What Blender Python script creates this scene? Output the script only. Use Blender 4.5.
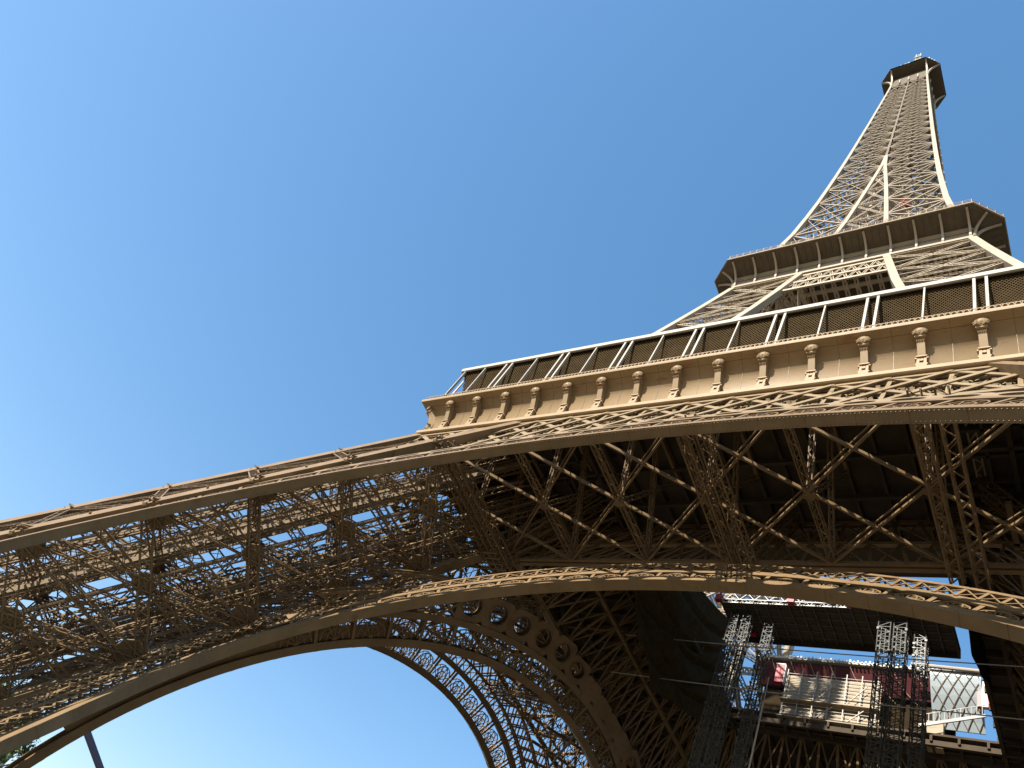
import bpy, math, random
from math import sin, cos, pi, sqrt, radians as rad, hypot
from mathutils import Vector, Matrix

for o in list(bpy.data.objects):
    bpy.data.objects.remove(o, do_unlink=True)
SC = bpy.context.scene
COL = SC.collection
random.seed(11)

# ------------------------------------------------------------------ camera
cam_d = bpy.data.cameras.new('camera')
cam = bpy.data.objects.new('camera', cam_d); COL.objects.link(cam)
Rm = Matrix(((0.79923972, 0.1297626, 0.58683689),
             (0.41621707, -0.82388078, -0.38468662),
             (0.43356570, 0.55170837, -0.71248766)))
cam.matrix_world = Matrix.Translation((23.1430531, -66.2065570, 1.6)) @ Rm.to_4x4()
cam_d.sensor_width = 36.0
cam_d.lens = 735.2734 * 36.0 / 1024.0
cam_d.clip_start = 0.1; cam_d.clip_end = 6000
SC.camera = cam

# ------------------------------------------------------------------ sky + sun
SUN_EL, SUN_AZ = rad(35.0), math.atan2(-0.21, -0.978)      # azimuth: x toward, y toward (to-sun vector)
to_sun = Vector((sin(SUN_AZ) * cos(SUN_EL), -abs(cos(SUN_AZ)) * cos(SUN_EL), sin(SUN_EL)))
world = bpy.data.worlds.new('World'); SC.world = world; world.use_nodes = True
nt = world.node_tree; bg = nt.nodes['Background']
sky = nt.nodes.new('ShaderNodeTexSky'); sky.sky_type = 'NISHITA'; sky.sun_disc = False
sky.sun_elevation = SUN_EL
sky.sun_rotation = math.atan2(to_sun.x, to_sun.y)
sky.air_density = 1.0; sky.dust_density = 0.4; sky.ozone_density = 2.2; sky.altitude = 60
hs = nt.nodes.new('ShaderNodeHueSaturation'); hs.inputs['Saturation'].default_value = 1.32; hs.inputs['Hue'].default_value = 0.506
nt.links.new(sky.outputs[0], hs.inputs['Color']); gm_ = nt.nodes.new('ShaderNodeGamma'); gm_.inputs[1].default_value = 0.64
nt.links.new(hs.outputs[0], gm_.inputs[0]); nt.links.new(gm_.outputs[0], bg.inputs[0]); bg.inputs[1].default_value = 0.15
sl = bpy.data.lights.new('sun', 'SUN'); sl.energy = 4.0; sl.angle = rad(0.53); sl.color = (1.0, 0.93, 0.82)
so = bpy.data.objects.new('sun', sl); COL.objects.link(so)
so.rotation_euler = to_sun.to_track_quat('Z', 'Y').to_euler(); so.location = to_sun * 500
SC.view_settings.view_transform = 'Standard'; SC.view_settings.look = 'None'
SC.view_settings.exposure = 1.42; SC.view_settings.gamma = 1.0
SC.render.resolution_x = 1024; SC.render.resolution_y = 768
SC.cycles.max_bounces = 6; SC.cycles.diffuse_bounces = 4

# ------------------------------------------------------------------ materials
def mat(name, c1, c2=None, scale=0.6, rough=0.6, metal=0.0, bump=0.0, detail=6, stains=None, spec=0.25):
    m = bpy.data.materials.new(name); m.use_nodes = True
    n = m.node_tree.nodes; l = m.node_tree.links; b = n['Principled BSDF']
    b.inputs['Roughness'].default_value = rough; b.inputs['Metallic'].default_value = metal
    b.inputs['Specular IOR Level'].default_value = spec
    c2 = c2 or c1
    tc = n.new('ShaderNodeTexCoord'); nz = n.new('ShaderNodeTexNoise')
    nz.inputs['Scale'].default_value = scale; nz.inputs['Detail'].default_value = detail
    nz.inputs['Roughness'].default_value = 0.65
    l.new(tc.outputs['Object'], nz.inputs['Vector'])
    rp = n.new('ShaderNodeValToRGB'); rp.color_ramp.elements[0].position = 0.35; rp.color_ramp.elements[1].position = 0.68
    rp.color_ramp.elements[0].color = (*c1, 1); rp.color_ramp.elements[1].color = (*c2, 1)
    l.new(nz.outputs['Fac'], rp.inputs[0]); out = rp.outputs[0]
    if stains:
        mp = n.new('ShaderNodeMapping'); mp.inputs['Scale'].default_value = stains[1]
        l.new(tc.outputs['Object'], mp.inputs[0])
        n2 = n.new('ShaderNodeTexNoise'); n2.inputs['Scale'].default_value = 1.0; n2.inputs['Detail'].default_value = 8
        l.new(mp.outputs[0], n2.inputs['Vector'])
        r2 = n.new('ShaderNodeValToRGB'); r2.color_ramp.elements[0].position = stains[2]; r2.color_ramp.elements[1].position = stains[2] + 0.1
        r2.color_ramp.elements[0].color = (0, 0, 0, 1); r2.color_ramp.elements[1].color = (1, 1, 1, 1)
        l.new(n2.outputs['Fac'], r2.inputs[0])
        mx = n.new('ShaderNodeMixRGB'); mx.inputs[2].default_value = (*stains[0], 1)
        mm = n.new('ShaderNodeMath'); mm.operation = 'MULTIPLY'; mm.inputs[1].default_value = 0.7
        l.new(r2.outputs[0], mm.inputs[0]); l.new(mm.outputs[0], mx.inputs[0]); l.new(out, mx.inputs[1]); out = mx.outputs[0]
    l.new(out, b.inputs['Base Color'])
    if bump:
        bp = n.new('ShaderNodeBump'); bp.inputs['Strength'].default_value = bump; bp.inputs['Distance'].default_value = 0.02
        n3 = n.new('ShaderNodeTexNoise'); n3.inputs['Scale'].default_value = 9; n3.inputs['Detail'].default_value = 8
        l.new(tc.outputs['Object'], n3.inputs['Vector']); l.new(n3.outputs['Fac'], bp.inputs['Height']); l.new(bp.outputs[0], b.inputs['Normal'])
    return m
M = {}
M['iron'] = mat('brown_iron_paint', (0.150, 0.098, 0.048), (0.205, 0.136, 0.070), 0.5, 0.5, 0, 0.3, stains=((0.12, 0.068, 0.032), (0.9, 0.9, 0.4), 0.60))
M['frieze'] = mat('tan_frieze_paint', (0.265, 0.186, 0.102), (0.305, 0.218, 0.124), 0.4, 0.5, 0, 0.25, stains=((0.22, 0.11, 0.05), (0.5, 0.5, 2.6), 0.62))
M['mid'] = mat('sunlit_brown_iron_paint', (0.200, 0.143, 0.080), (0.25, 0.184, 0.108), 0.4, 0.5, 0, 0.2, stains=((0.13, 0.085, 0.045), (0.7, 0.7, 0.3), 0.63))  # iron paint lightened in the colour for girders and tracks in sun
M['upper'] = mat('pale_hazed_upper_iron_paint', (0.31, 0.25, 0.175), (0.36, 0.295, 0.21), 0.3, 0.5)  # lighter top shade of paint; distance haze is also put into the colour
M['rafter_up'] = mat('sunlit_pale_rafter_paint', (0.33, 0.277, 0.205), (0.38, 0.32, 0.242), 0.3, 0.45)  # same upper paint, brightened in the colour to look sunlit
M['roof'] = mat('cream_roof_fascia', (0.35, 0.305, 0.245), (0.40, 0.355, 0.29), 0.6, 0.5)
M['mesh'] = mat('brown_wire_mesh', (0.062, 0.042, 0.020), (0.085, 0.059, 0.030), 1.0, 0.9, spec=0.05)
M['darkin'] = mat('dark_interior_shade', (0.026, 0.018, 0.010), (0.036, 0.026, 0.015), 0.5, 1.0, spec=0.02)  # near-black colour stands in for shade in the interior
M['deck'] = mat('shade_toned_dark_deck', (0.060, 0.046, 0.032), (0.085, 0.066, 0.047), 0.5, 0.9, spec=0.1)  # gloom under the floor is put into this dark colour
M['steel'] = mat('galvanised_steel', (0.07, 0.073, 0.068), (0.17, 0.172, 0.165), 3.0, 0.6, 0.2)
M['darksteel'] = mat('weathered_dark_steel', (0.10, 0.10, 0.10), (0.16, 0.16, 0.15), 1.0, 0.5, 0.3)
M['net'] = mat('grey_debris_netting', (0.040, 0.029, 0.013), (0.064, 0.049, 0.026), 1.5, 1.0, 0, 0.6, spec=0.05)
M['blacknet'] = mat('black_netting', (0.018, 0.018, 0.020), (0.03, 0.03, 0.032), 1.5, 1.0, spec=0.05)
M['white'] = mat('white_painted_panel', (0.55, 0.55, 0.53), (0.62, 0.62, 0.60), 1.0, 0.45)
M['red'] = mat('red_panel', (0.34, 0.02, 0.03), (0.42, 0.035, 0.04), 1.0, 0.4)
M['redglass'] = mat('dark_red_glass', (0.060, 0.012, 0.014), (0.085, 0.018, 0.020), 0.8, 0.5)
M['cream'] = mat('cream_scaffold_board', (0.27, 0.215, 0.14), (0.34, 0.275, 0.185), 0.9, 0.6, stains=((0.20, 0.09, 0.04), (0.3, 0.3, 3.0), 0.60))
M['glass'] = mat('pale_canopy_glass', (0.30, 0.35, 0.37), (0.36, 0.41, 0.43), 0.6, 0.2)
M['wire'] = mat('pale_wire_rope', (0.35, 0.35, 0.33), None, 1, 0.4, 0.4)
M['bark'] = mat('bark', (0.10, 0.075, 0.05), (0.16, 0.12, 0.085), 3, 0.9)
M['leaf'] = mat('leaf', (0.07, 0.12, 0.022), (0.12, 0.18, 0.04), 0.5, 0.6)
M['leaf2'] = mat('leaf_pale', (0.09, 0.12, 0.03), (0.16, 0.18, 0.06), 0.5, 0.6)
M['stone'] = mat('limestone', (0.42, 0.37, 0.28), (0.50, 0.45, 0.35), 0.4, 0.8, 0, 0.3)
M['zinc'] = mat('zinc_roof', (0.20, 0.21, 0.23), (0.26, 0.27, 0.29), 0.5, 0.5)
M['pane'] = mat('window_pane', (0.03, 0.035, 0.04), (0.05, 0.055, 0.06), 1, 0.1)
M['purple'] = mat('dusky_blue_boom_paint', (0.06, 0.06, 0.12), (0.08, 0.08, 0.15), 1, 0.4)
M['gravel'] = mat('gravel_ground', (0.11, 0.093, 0.065), (0.145, 0.122, 0.086), 3.0, 0.95, 0, 0.6)
M['masonry'] = mat('masonry_pier', (0.38, 0.34, 0.27), (0.45, 0.40, 0.33), 0.7, 0.85, 0, 0.4)
M['soffit'] = mat('shade_toned_ribbed_soffit', (0.085, 0.066, 0.044), (0.11, 0.086, 0.058), 0.6, 0.7)  # shade below the deep overhangs is put into the colour
M['black'] = mat('black_rubber', (0.02, 0.02, 0.02), None, 1, 0.8)

# ------------------------------------------------------------------ mesh builder
V = Vector
class MB:
    def __init__(s): s.v = []; s.f = []
    def beam(s, a, b, w, h=None, ref=(0, 0, 1)):
        """box from a to b; w across (perpendicular to ref), h along ref"""
        h = w if h is None else h
        ax, ay, az = a; bx, by, bz = b
        dx, dy, dz = bx - ax, by - ay, bz - az
        L = sqrt(dx * dx + dy * dy + dz * dz)
        if L < 1e-6: return
        dx /= L; dy /= L; dz /= L
        rx, ry, rz = ref
        if abs(dx * rx + dy * ry + dz * rz) > 0.995:
            rx, ry, rz = (0, 1, 0) if abs(dy) < 0.9 else (1, 0, 0)
        sx, sy, sz = dy * rz - dz * ry, dz * rx - dx * rz, dx * ry - dy * rx
        q = sqrt(sx * sx + sy * sy + sz * sz); sx /= q; sy /= q; sz /= q
        ux, uy, uz = sy * dz - sz * dy, sz * dx - sx * dz, sx * dy - sy * dx
        w2, h2 = w / 2, h / 2
        n = len(s.v)
        for (px, py, pz) in ((ax, ay, az), (bx, by, bz)):
            for i, j in ((-1, -1), (1, -1), (1, 1), (-1, 1)):
                s.v.append((px + sx * w2 * i + ux * h2 * j, py + sy * w2 * i + uy * h2 * j, pz + sz * w2 * i + uz * h2 * j))
        s.f += [(n, n + 1, n + 5, n + 4), (n + 1, n + 2, n + 6, n + 5), (n + 2, n + 3, n + 7, n + 6), (n + 3, n, n + 4, n + 7), (n + 3, n + 2, n + 1, n), (n + 4, n + 5, n + 6, n + 7)]
    def box(s, x0, x1, y0, y1, z0, z1):
        n = len(s.v)
        s.v += [(x0, y0, z0), (x1, y0, z0), (x1, y1, z0), (x0, y1, z0), (x0, y0, z1), (x1, y0, z1), (x1, y1, z1), (x0, y1, z1)]
        s.f += [(n, n + 3, n + 2, n + 1), (n + 4, n + 5, n + 6, n + 7), (n, n + 1, n + 5, n + 4), (n + 1, n + 2, n + 6, n + 5), (n + 2, n + 3, n + 7, n + 6), (n + 3, n, n + 4, n + 7)]
    def quad(s, a, b, c, d):
        n = len(s.v); s.v += [tuple(a), tuple(b), tuple(c), tuple(d)]; s.f.append((n, n + 1, n + 2, n + 3))
    def lattice(s, a, b, w, h, ref=(0, 0, 1), bay=None, ch=0.14, web=0.07, cross=False):
        """open box girder: four chords and zigzag webs on all four sides"""
        a = V(a); b = V(b); d = b - a; L = d.length
        if L < 0.2: return
        d /= L; r = V(ref)
        if abs(d.dot(r)) > 0.99: r = V((0, 1, 0)) if abs(d.y) < 0.9 else V((1, 0, 0))
        sd = d.cross(r).normalized(); up = sd.cross(d)
        n = max(1, round(L / (bay or max(w, h))))
        offs = [sd * w / 2 * i + up * h / 2 * j for i, j in ((-1, -1), (1, -1), (1, 1), (-1, 1))]
        for o in offs: s.beam(a + o, b + o, ch, ch, r)
        for k in range(4):
            o1, o2 = offs[k], offs[(k + 1) % 4]
            nn = up if k % 2 == 0 else sd
            for i in range(n):
                p, q = a + d * (L * i / n), a + d * (L * (i + 1) / n)
                if i % 2: s.beam(p + o1, q + o2, web, web * .5, nn)
                else: s.beam(p + o2, q + o1, web, web * .5, nn)
                if cross:
                    if i % 2: s.beam(p + o2, q + o1, web, web * .5, nn)
                    else: s.beam(p + o1, q + o2, web, web * .5, nn)
    def flat(s, a, b, w, ref, bay=None, ch=0.12, web=0.07, cross=False, th=0.1):
        """flat lattice strip in the plane whose normal is ref"""
        a = V(a); b = V(b); d = b - a; L = d.length
        if L < 0.2: return
        d /= L; r = V(ref); sd = d.cross(r).normalized()
        n = max(1, round(L / (bay or w)))
        for i in (-1, 1): s.beam(a + sd * w / 2 * i, b + sd * w / 2 * i, ch, th, r)
        for i in range(n):
            p, q = a + d * (L * i / n), a + d * (L * (i + 1) / n); g = 1 if i % 2 else -1
            s.beam(p + sd * w / 2 * g, q - sd * w / 2 * g, web, th * .5, r)
            if cross: s.beam(p - sd * w / 2 * g, q + sd * w / 2 * g, web, th * .5, r)
    def poly(s, pts, ext):
        """extruded polygon: pts in 3D, ext vector"""
        n = len(s.v); k = len(pts); e = V(ext)
        s.v += [tuple(V(p)) for p in pts] + [tuple(V(p) + e) for p in pts]
        s.f.append(tuple(range(n, n + k))); s.f.append(tuple(range(n + 2 * k - 1, n + k - 1, -1)))
        for i in range(k):
            j = (i + 1) % k; s.f.append((n + j, n + i, n + k + i, n + k + j))
    def tube(s, pts, r, seg=6, caps=True):
        pts = [V(p) for p in pts]; n0 = len(s.v); up = V((0, 0, 1))
        for i, p in enumerate(pts):
            d = (pts[min(i + 1, len(pts) - 1)] - pts[max(i - 1, 0)]).normalized()
            a = d.cross(up if abs(d.z) < .95 else V((1, 0, 0))).normalized(); b = a.cross(d)
            rr = r[i] if isinstance(r, (list, tuple)) else r
            for k in range(seg):
                t = 2 * pi * k / seg; s.v.append(tuple(p + a * rr * cos(t) + b * rr * sin(t)))
        for i in range(len(pts) - 1):
            for k in range(seg):
                s.f.append((n0 + i * seg + k, n0 + i * seg + (k + 1) % seg, n0 + (i + 1) * seg + (k + 1) % seg, n0 + (i + 1) * seg + k))
        if caps:
            s.f.append(tuple(n0 + k for k in range(seg - 1, -1, -1))); s.f.append(tuple(n0 + (len(pts) - 1) * seg + k for k in range(seg)))
    def sweep(s, sections, closed=False):
        """list of rings (each the same number of 3D points, open strip) joined to a surface"""
        n0 = len(s.v); k = len(sections[0])
        for r in sections: s.v += [tuple(p) for p in r]
        m = len(sections)
        for i in range(m if closed else m - 1):
            for j in range(k - 1):
                a = n0 + i * k + j; b = n0 + ((i + 1) % m) * k + j
                s.f.append((a, a + 1, b + 1, b))
    def build(s, name, m, parent=None, smooth=False):
        me = bpy.data.meshes.new(name); me.from_pydata(s.v, [], s.f); me.update()
        if smooth: me.polygons.foreach_set('use_smooth', [True] * len(me.polygons))
        me.materials.append(M[m] if isinstance(m, str) else m)
        o = bpy.data.objects.new(name, me); COL.objects.link(o)
        if parent: o.parent = parent
        return o
def empty(name, loc=(0, 0, 0), rz=0, parent=None):
    o = bpy.data.objects.new(name, None); COL.objects.link(o); o.location = loc; o.rotation_euler = (0, 0, rz)
    o.empty_display_size = 0.5
    if parent: o.parent = parent
    return o
def tag(o, label, cat, group=None, kind=None):
    o['label'] = label; o['category'] = cat
    if group: o['group'] = group
    if kind: o['kind'] = kind
    return o
def struct(o): o['kind'] = 'structure'; return o
def kids(o): return [c for c in COL.objects if c.parent == o]
def dup(o, rz, parent):
    """copy of a part and its sub-parts turned about the tower axis"""
    c = o.copy(); COL.objects.link(c); c.parent = parent; c.rotation_euler = (0, 0, o.rotation_euler[2] + rz)
    for g in kids(o):
        d = g.copy(); COL.objects.link(d); d.parent = c
    return c

# ================================================================== GROUND
g = MB(); g.box(-3000, 3000, -3000, 3000, -0.5, 0.0); struct(g.build('ground', 'gravel'))

# ================================================================== TOWER
tower = empty('iron_tower')
tag(tower, 'tall brown iron lattice tower with arches, two platforms and a tapering spire', 'tower')

# --- frames of the sloping faces (front face y = -(Y0 - K z)); everything built on the front and turned by 90 degrees
Y0, K = 61.2, 0.512          # outer faces of the pillars up to the first floor
YI, KI = 46.9, 0.517         # inner faces
def oz(z): return Y0 - K * z
def iz(z): return YI - KI * z
S1 = sqrt(1 + K * K)
N_OUT = V((0, -1, K)) / S1    # outward, upward-facing normal of the front face

# ---------------------------------------------------------------- pillars
def gusset(mb, c, n, r):
    n = V(n).normalized(); a = n.cross(V((0, 0, 1))).normalized(); b = a.cross(n)
    pts = [V(c) + a * r * cos(t) * random.uniform(.9, 1.1) + b * r * sin(t) * .8 - n * .12 for t in [2 * pi * k / 8 + .39 for k in range(8)]]
    mb.poly(pts, n * .24)
Z1 = [3.0, 10.5, 18.0, 25.0, 31.5, 38.0, 45.0]
def C(sx, sy, z):             # the four corners of the pillar in the (-,-) quadrant
    return V((-(oz(z) if sx else iz(z)), -(oz(z) if sy else iz(z)), z))
pil = empty('pillar', parent=tower)
for sx, sy in ((1, 1), (1, 0), (0, 1), (0, 0)):
    m = MB(); e = V((.4 if sx else -.4, .4 if sy else -.4, 0))
    m.beam(C(sx, sy, 1.5) + e, C(sx, sy, 55.5) + e, 0.85, 0.85, (0, 1, 0)); m.build('rafter', 'iron', pil)
brace = MB(); gus = MB()
FACES = [((1, 1), (0, 1)), ((1, 1), (1, 0)), ((0, 1), (0, 0)), ((1, 0), (0, 0))]
for (ca, cb) in FACES:
    for i in range(len(Z1)):
        z = Z1[i]; a, b = C(*ca, z), C(*cb, z)
        nrm = (b - a).cross(C(*ca, z + 5) - a).normalized()
        inw = ((C(1, 1, z) + C(0, 0, z)) / 2 - a); inw = nrm * (.45 if inw.dot(nrm) > 0 else -.45)
        a, b = a + inw, b + inw
        brace.lattice(a, b, 0.8, 0.55, nrm, 0.8, .12, .07)
        IN_ = ca == (0, 1) and cb == (0, 0) or ca == (1, 0)
        if IN_: e_ = (b - a).normalized(); gusset(brace, a + e_ * 1.2, nrm, 1.4); gusset(brace, b - e_ * 1.2, nrm, 1.4)
        if i < len(Z1) - 1:
            z2 = Z1[i + 1]; a2, b2 = C(*ca, z2) + inw, C(*cb, z2) + inw
            brace.lattice(a, b2, 0.85, 0.6, nrm, 0.8, .12, .075)
            brace.lattice(b, a2, 0.85, 0.6, nrm, 0.8, .12, .075)
            m = (a + b + a2 + b2) / 4
            if IN_: gusset(brace, m, nrm, 1.1)
            brace.flat((a + b) / 2, m, .6, nrm, .7); brace.flat((a2 + b2) / 2, m, .6, nrm, .7)
            brace.flat((a + a2) / 2, m, .6, nrm, .7); brace.flat((b + b2) / 2, m, .6, nrm, .7)
for (ca, cb) in FACES:
    nrm = (C(*cb, 20) - C(*ca, 20)).cross(C(*ca, 30) - C(*ca, 20)).normalized()
    inw = ((C(1, 1, 20) + C(0, 0, 20)) / 2 - C(*ca, 20)); inw = nrm * (.4 if inw.dot(nrm) > 0 else -.4)
    for f in (.25, .5, .75):
        brace.flat(C(*ca, 2).lerp(C(*cb, 2), f) + inw, C(*ca, 50).lerp(C(*cb, 50), f) + inw, .5, nrm, .8, .1, .06)
    for i in range(len(Z1) - 1):
        z = (Z1[i] + Z1[i + 1]) / 2; brace.flat(C(*ca, z) + inw, C(*cb, z) + inw, .5, nrm, .7, .1, .06)
for i, z in enumerate(Z1):
    a, b, c, d = C(1, 1, z), C(1, 0, z), C(0, 0, z), C(0, 1, z)
    brace.lattice(a, c, .7, .6, (0, 0, 1), .9, .11, .07); brace.lattice(b, d, .7, .6, (0, 0, 1), .9, .11, .07)
    if i < len(Z1) - 1:
        zz = Z1[i + 1]; top = (C(1, 1, zz) + C(0, 0, zz)) / 2; bot = (a + c) / 2
        for q in (a, b, c, d): brace.flat(q, top, .5, (0, 1, .3), .8, .1, .06)
        for q in (C(1, 1, zz), C(0, 0, zz), C(1, 0, zz), C(0, 1, zz)): brace.flat(bot, q, .45, (1, 0, .3), .9, .09, .06)
brace.build('lattice_bracing', 'iron', pil)
# lift track and stair running up the middle of the pillar
trk = MB()
def mid(z, u, w, dz=0):       # u, w in 0..1 across the pillar
    x = -(iz(z) + (oz(z) - iz(z)) * u); y = -(iz(z) + (oz(z) - iz(z)) * w); return V((x, y, z + dz))
for (u, w, ww, hh) in ((.30, .62, .9, 1.1), (.62, .62, .9, 1.1), (.30, .28, .8, .9), (.62, .28, .8, .9), (.46, .80, .45, .5)):
    trk.lattice(mid(2, u, w), mid(54, u, w), ww, hh, (0, 0, 1), 1.1, .16, .09)
for (u, w, ww) in ((.46, .45, 4.2), (.46, .70, 4.2), (.2, .3, 2.0), (.8, .5, 2.0)):
    trk.flat(mid(2, u, w), mid(54, u, w), ww, (0, -1, 1.6), .8, .14, .06, True)
for k in range(52):
    z = 2 + k
    trk.beam(mid(z, .28, .62), mid(z, .64, .62), .18, .25)
    if k % 2: trk.beam(mid(z, .28, .28), mid(z, .64, .28), .16, .22)
for u in (.22, .26, .36, .42, .52, .56, .70, .74):
    trk.beam(mid(2, u, .64), mid(54, u, .64), .14, .30)
for u in (.18, .82):
    trk.beam(mid(2, u, .12), mid(54, u, .12), .14, .3); trk.beam(mid(2, u, .2), mid(54, u, .2), .1, .1)
    for k in range(70): trk.beam(mid(2 + k * .74, u, .12), mid(2 + k * .74, u, .2, .8), .07, .07)
trk.build('lift_track', 'mid', pil)
for sx in (0, 1):
    for sy in (0, 1):
        pier = MB(); c = C(sx, sy, 1.5); pier.box(c.x - 2.5, c.x + 2.5, c.y - 2.5, c.y + 2.5, .02, 2.2); pier.build('masonry_pier', 'masonry', pil)
for k in (1, 2, 3): dup(pil, k * pi / 2, tower)

# ---------------------------------------------------------------- arches
def make_arch(y0, k, R, ztop, Rv, dshift, ring, plate_w, name, rivets=False, plate=True, ts_=.40, web_h=1.6, web_min=-.4, holes=9, fill=0):
    """arch in the plane y=-(y0-k z): (y0..) is the rear edge of its soffit, dshift the depth towards the outside"""
    s = sqrt(1 + k * k); nrm = V((0, -1, k)) / s
    def P(t, r, off):         # r = distance outside the intrados
        x = -R * cos(t); w = ztop * s - Rv + Rv * sin(t)
        tx, tw = R * sin(t), Rv * cos(t)
        if t < 0: x = -R; w = ztop * s - Rv + Rv * t; tx, tw = 0, 1
        if t > pi: x = R; w = ztop * s - Rv - Rv * (t - pi); tx, tw = 0, -1
        q = hypot(tx, tw); nx, nw = -tw / q, tx / q
        x += nx * r; w += nw * r
        z = w / s; return V((x, -(y0 - k * z), z)) + nrm * off
    t0 = -.38; N = 110; ts = [t0 + (pi - 2 * t0) * i / N for i in range(N + 1)]
    D = dshift; par = MB()
    # intrados box flange
    def flange(mb, r0, r1, o0, o1):
        ring_ = [[P(t, r0, o0), P(t, r0, o1), P(t, r1, o1), P(t, r1, o0), P(t, r0, o0)] for t in ts if r0 < 1 or ts_ < t < pi - ts_]
        mb.sweep(ring_)
        a = ring_[0]; b = ring_[-1]; mb.quad(*a[:4]); mb.quad(*b[3::-1])
    flange(par, 0, .16, 0, D); flange(par, .16, .75, D - .16, D); flange(par, .16, .75, 0, .16)
    flange(par, ring - .5, ring, D - .14, D); flange(par, ring, ring + .14, 0, D); flange(par, ring - .5, ring, 0, .14)
    for i in range(44):
        t = t0 + (pi - 2 * t0) * (i + .5) / 44
        par.beam(P(t, -.012, .01), P(t, -.012, D - .01), .34, .025, P(t, 1, 0) - P(t, 0, 0))
    if rivets:
        for i in range(520):
            t = t0 + (pi - 2 * t0) * i / 520
            for o in (.12, D - .12):
                c = P(t, -.02, o); par.box(c.x - .024, c.x + .024, c.y - .024, c.y + .024, c.z - .02, c.z + .02)
    arch = par.build(name, 'iron', tower)
    for sgn in (0, 1):
        web = MB()
        tw = [-.38 + .06 * i for i in range(21)]
        tw = [pi - t for t in tw] if sgn else tw
        for a, b in zip(tw, tw[1:]):
            if min(a, pi - a) < web_min: continue
            lo_, hi_ = .7, web_h
            web.poly([P(a, lo_, D * .45), P(b, lo_, D * .45), P(b, hi_, D * .45), P(a, hi_, D * .45)], nrm * .05)
            if web_h > 2:
                for q in range(3):
                    r0, r1 = hi_ + q * 1.5, hi_ + (q + 1) * 1.5; m_ = (a + b) / 2
                    for o in (.1, D * .9):
                        web.beam(P(a, r0, o), P(m_, r1, o), .16, .08, nrm); web.beam(P(m_, r0, o), P(a, r1, o), .16, .08, nrm)
                        web.beam(P(m_, r0, o), P(b, r1, o), .16, .08, nrm); web.beam(P(b, r0, o), P(m_, r1, o), .16, .08, nrm)
                        web.beam(P(a, r1, o), P(b, r1, o), .25, .12, nrm)
                    web.beam(P(a, r1, .1), P(a, r1, D * .9), .2)
        web.build('web_plate', 'iron', arch)
    # tracery
    tr = MB(); L = 0; NC = 46
    tt = [t0 + (pi - 2 * t0) * i / NC for i in range(NC + 1)]
    for i, t in enumerate(tt):
        if t < ts_ or t > pi - ts_ - .05: continue
        for o in ((D - .1, .1)):
            tr.beam(P(t, .6, o), P(t, ring - .4, o), .28, .12, nrm)
        # soffit ladder between the faces
        tr.flat(P(t, .2, .1), P(t, .2, D - .1), .5, P(t, 1, 0) - P(t, 0, 0), .5)
        tr.flat(P(t, ring - .05, .1), P(t, ring - .05, D - .1), .5, P(t, 1, 0) - P(t, 0, 0), .5)
        tr.beam(P(t, ring * .5, .1), P(t, ring * .5, D - .1), .14, .14)
        if i == NC: break
        t2 = tt[i + 1]; tm = (t + t2) / 2; hw = (t2 - t) / 2
        for o in (D - .08, .08):
            base = P(tm, .75, o)
            arc = []
            for q in range(7):
                a = pi * q / 6; tq = tm - cos(a) * hw * .80; rq = .9 + sin(a) * (ring - 1.7); arc.append(P(tq, rq, o)); 
                if 0 < q < 6: tr.beam(base, arc[-1], .075, .06, nrm)
            for q in range(6): tr.beam(arc[q], arc[q + 1], .10, .08, nrm)
            arc2 = [P(tm - cos(pi * q / 5) * hw * .45, .85 + sin(pi * q / 5) * (ring * .32), o) for q in range(6)]
            for q in range(5): tr.beam(arc2[q], arc2[q + 1], .08, .07, nrm)
    tr.build('tracery', 'iron', arch)
    # spandrel plate with round openings
    sp = MB(); NS = 30; tz = [0.42 + (pi - 0.84) * i / NS for i in range(NS + 1)]
    for i in range(NS if plate else 0):
        ta, tb = tz[i], tz[i + 1]; tm = (ta + tb) / 2
        lo, hi = ring + .14, ring + .14 + plate_w
        zt = P(tm, hi, D).z
        if zt > 45.0: hi -= (zt - 45.0) * s / max(.5, sin(tm)); hi = max(hi, lo + .7)
        x_ = abs(P(tm, lo, D).x)
        if x_ > iz(P(tm, lo, D).z) + 1.0 or (holes < 9 and abs(tm - pi / 2) > holes): continue
        for o in (D - .05, .10):
            n0 = len(sp.v); E = 20
            for e in range(E):
                a = 2 * pi * e / E; ca, sa = cos(a), sin(a); m_ = max(abs(ca), abs(sa))
                # outer square
                tq = tm + (tb - ta) / 2 * ca / m_; rq = (lo + hi) / 2 + (hi - lo) / 2 * sa / m_
                ti = tm + (tb - ta) / 2 * .68 * ca; ri = (lo + hi) / 2 + (hi - lo) / 2 * .62 * sa
                if holes < 9 and abs(tm - pi / 2) < .14: ti = tm + (ti - tm) * .04; ri = (lo + hi) / 2 + (ri - (lo + hi) / 2) * .04
                po, pi_ = P(tq, rq, o), P(ti, ri, o)
                sp.v += [tuple(po), tuple(pi_), tuple(pi_ - nrm * .22)]
            for e in range(E):
                a, b = n0 + e * 3, n0 + ((e + 1) % E) * 3
                sp.f += [(a, a + 1, b + 1, b), (a + 1, a + 2, b + 2, b + 1)]
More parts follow.
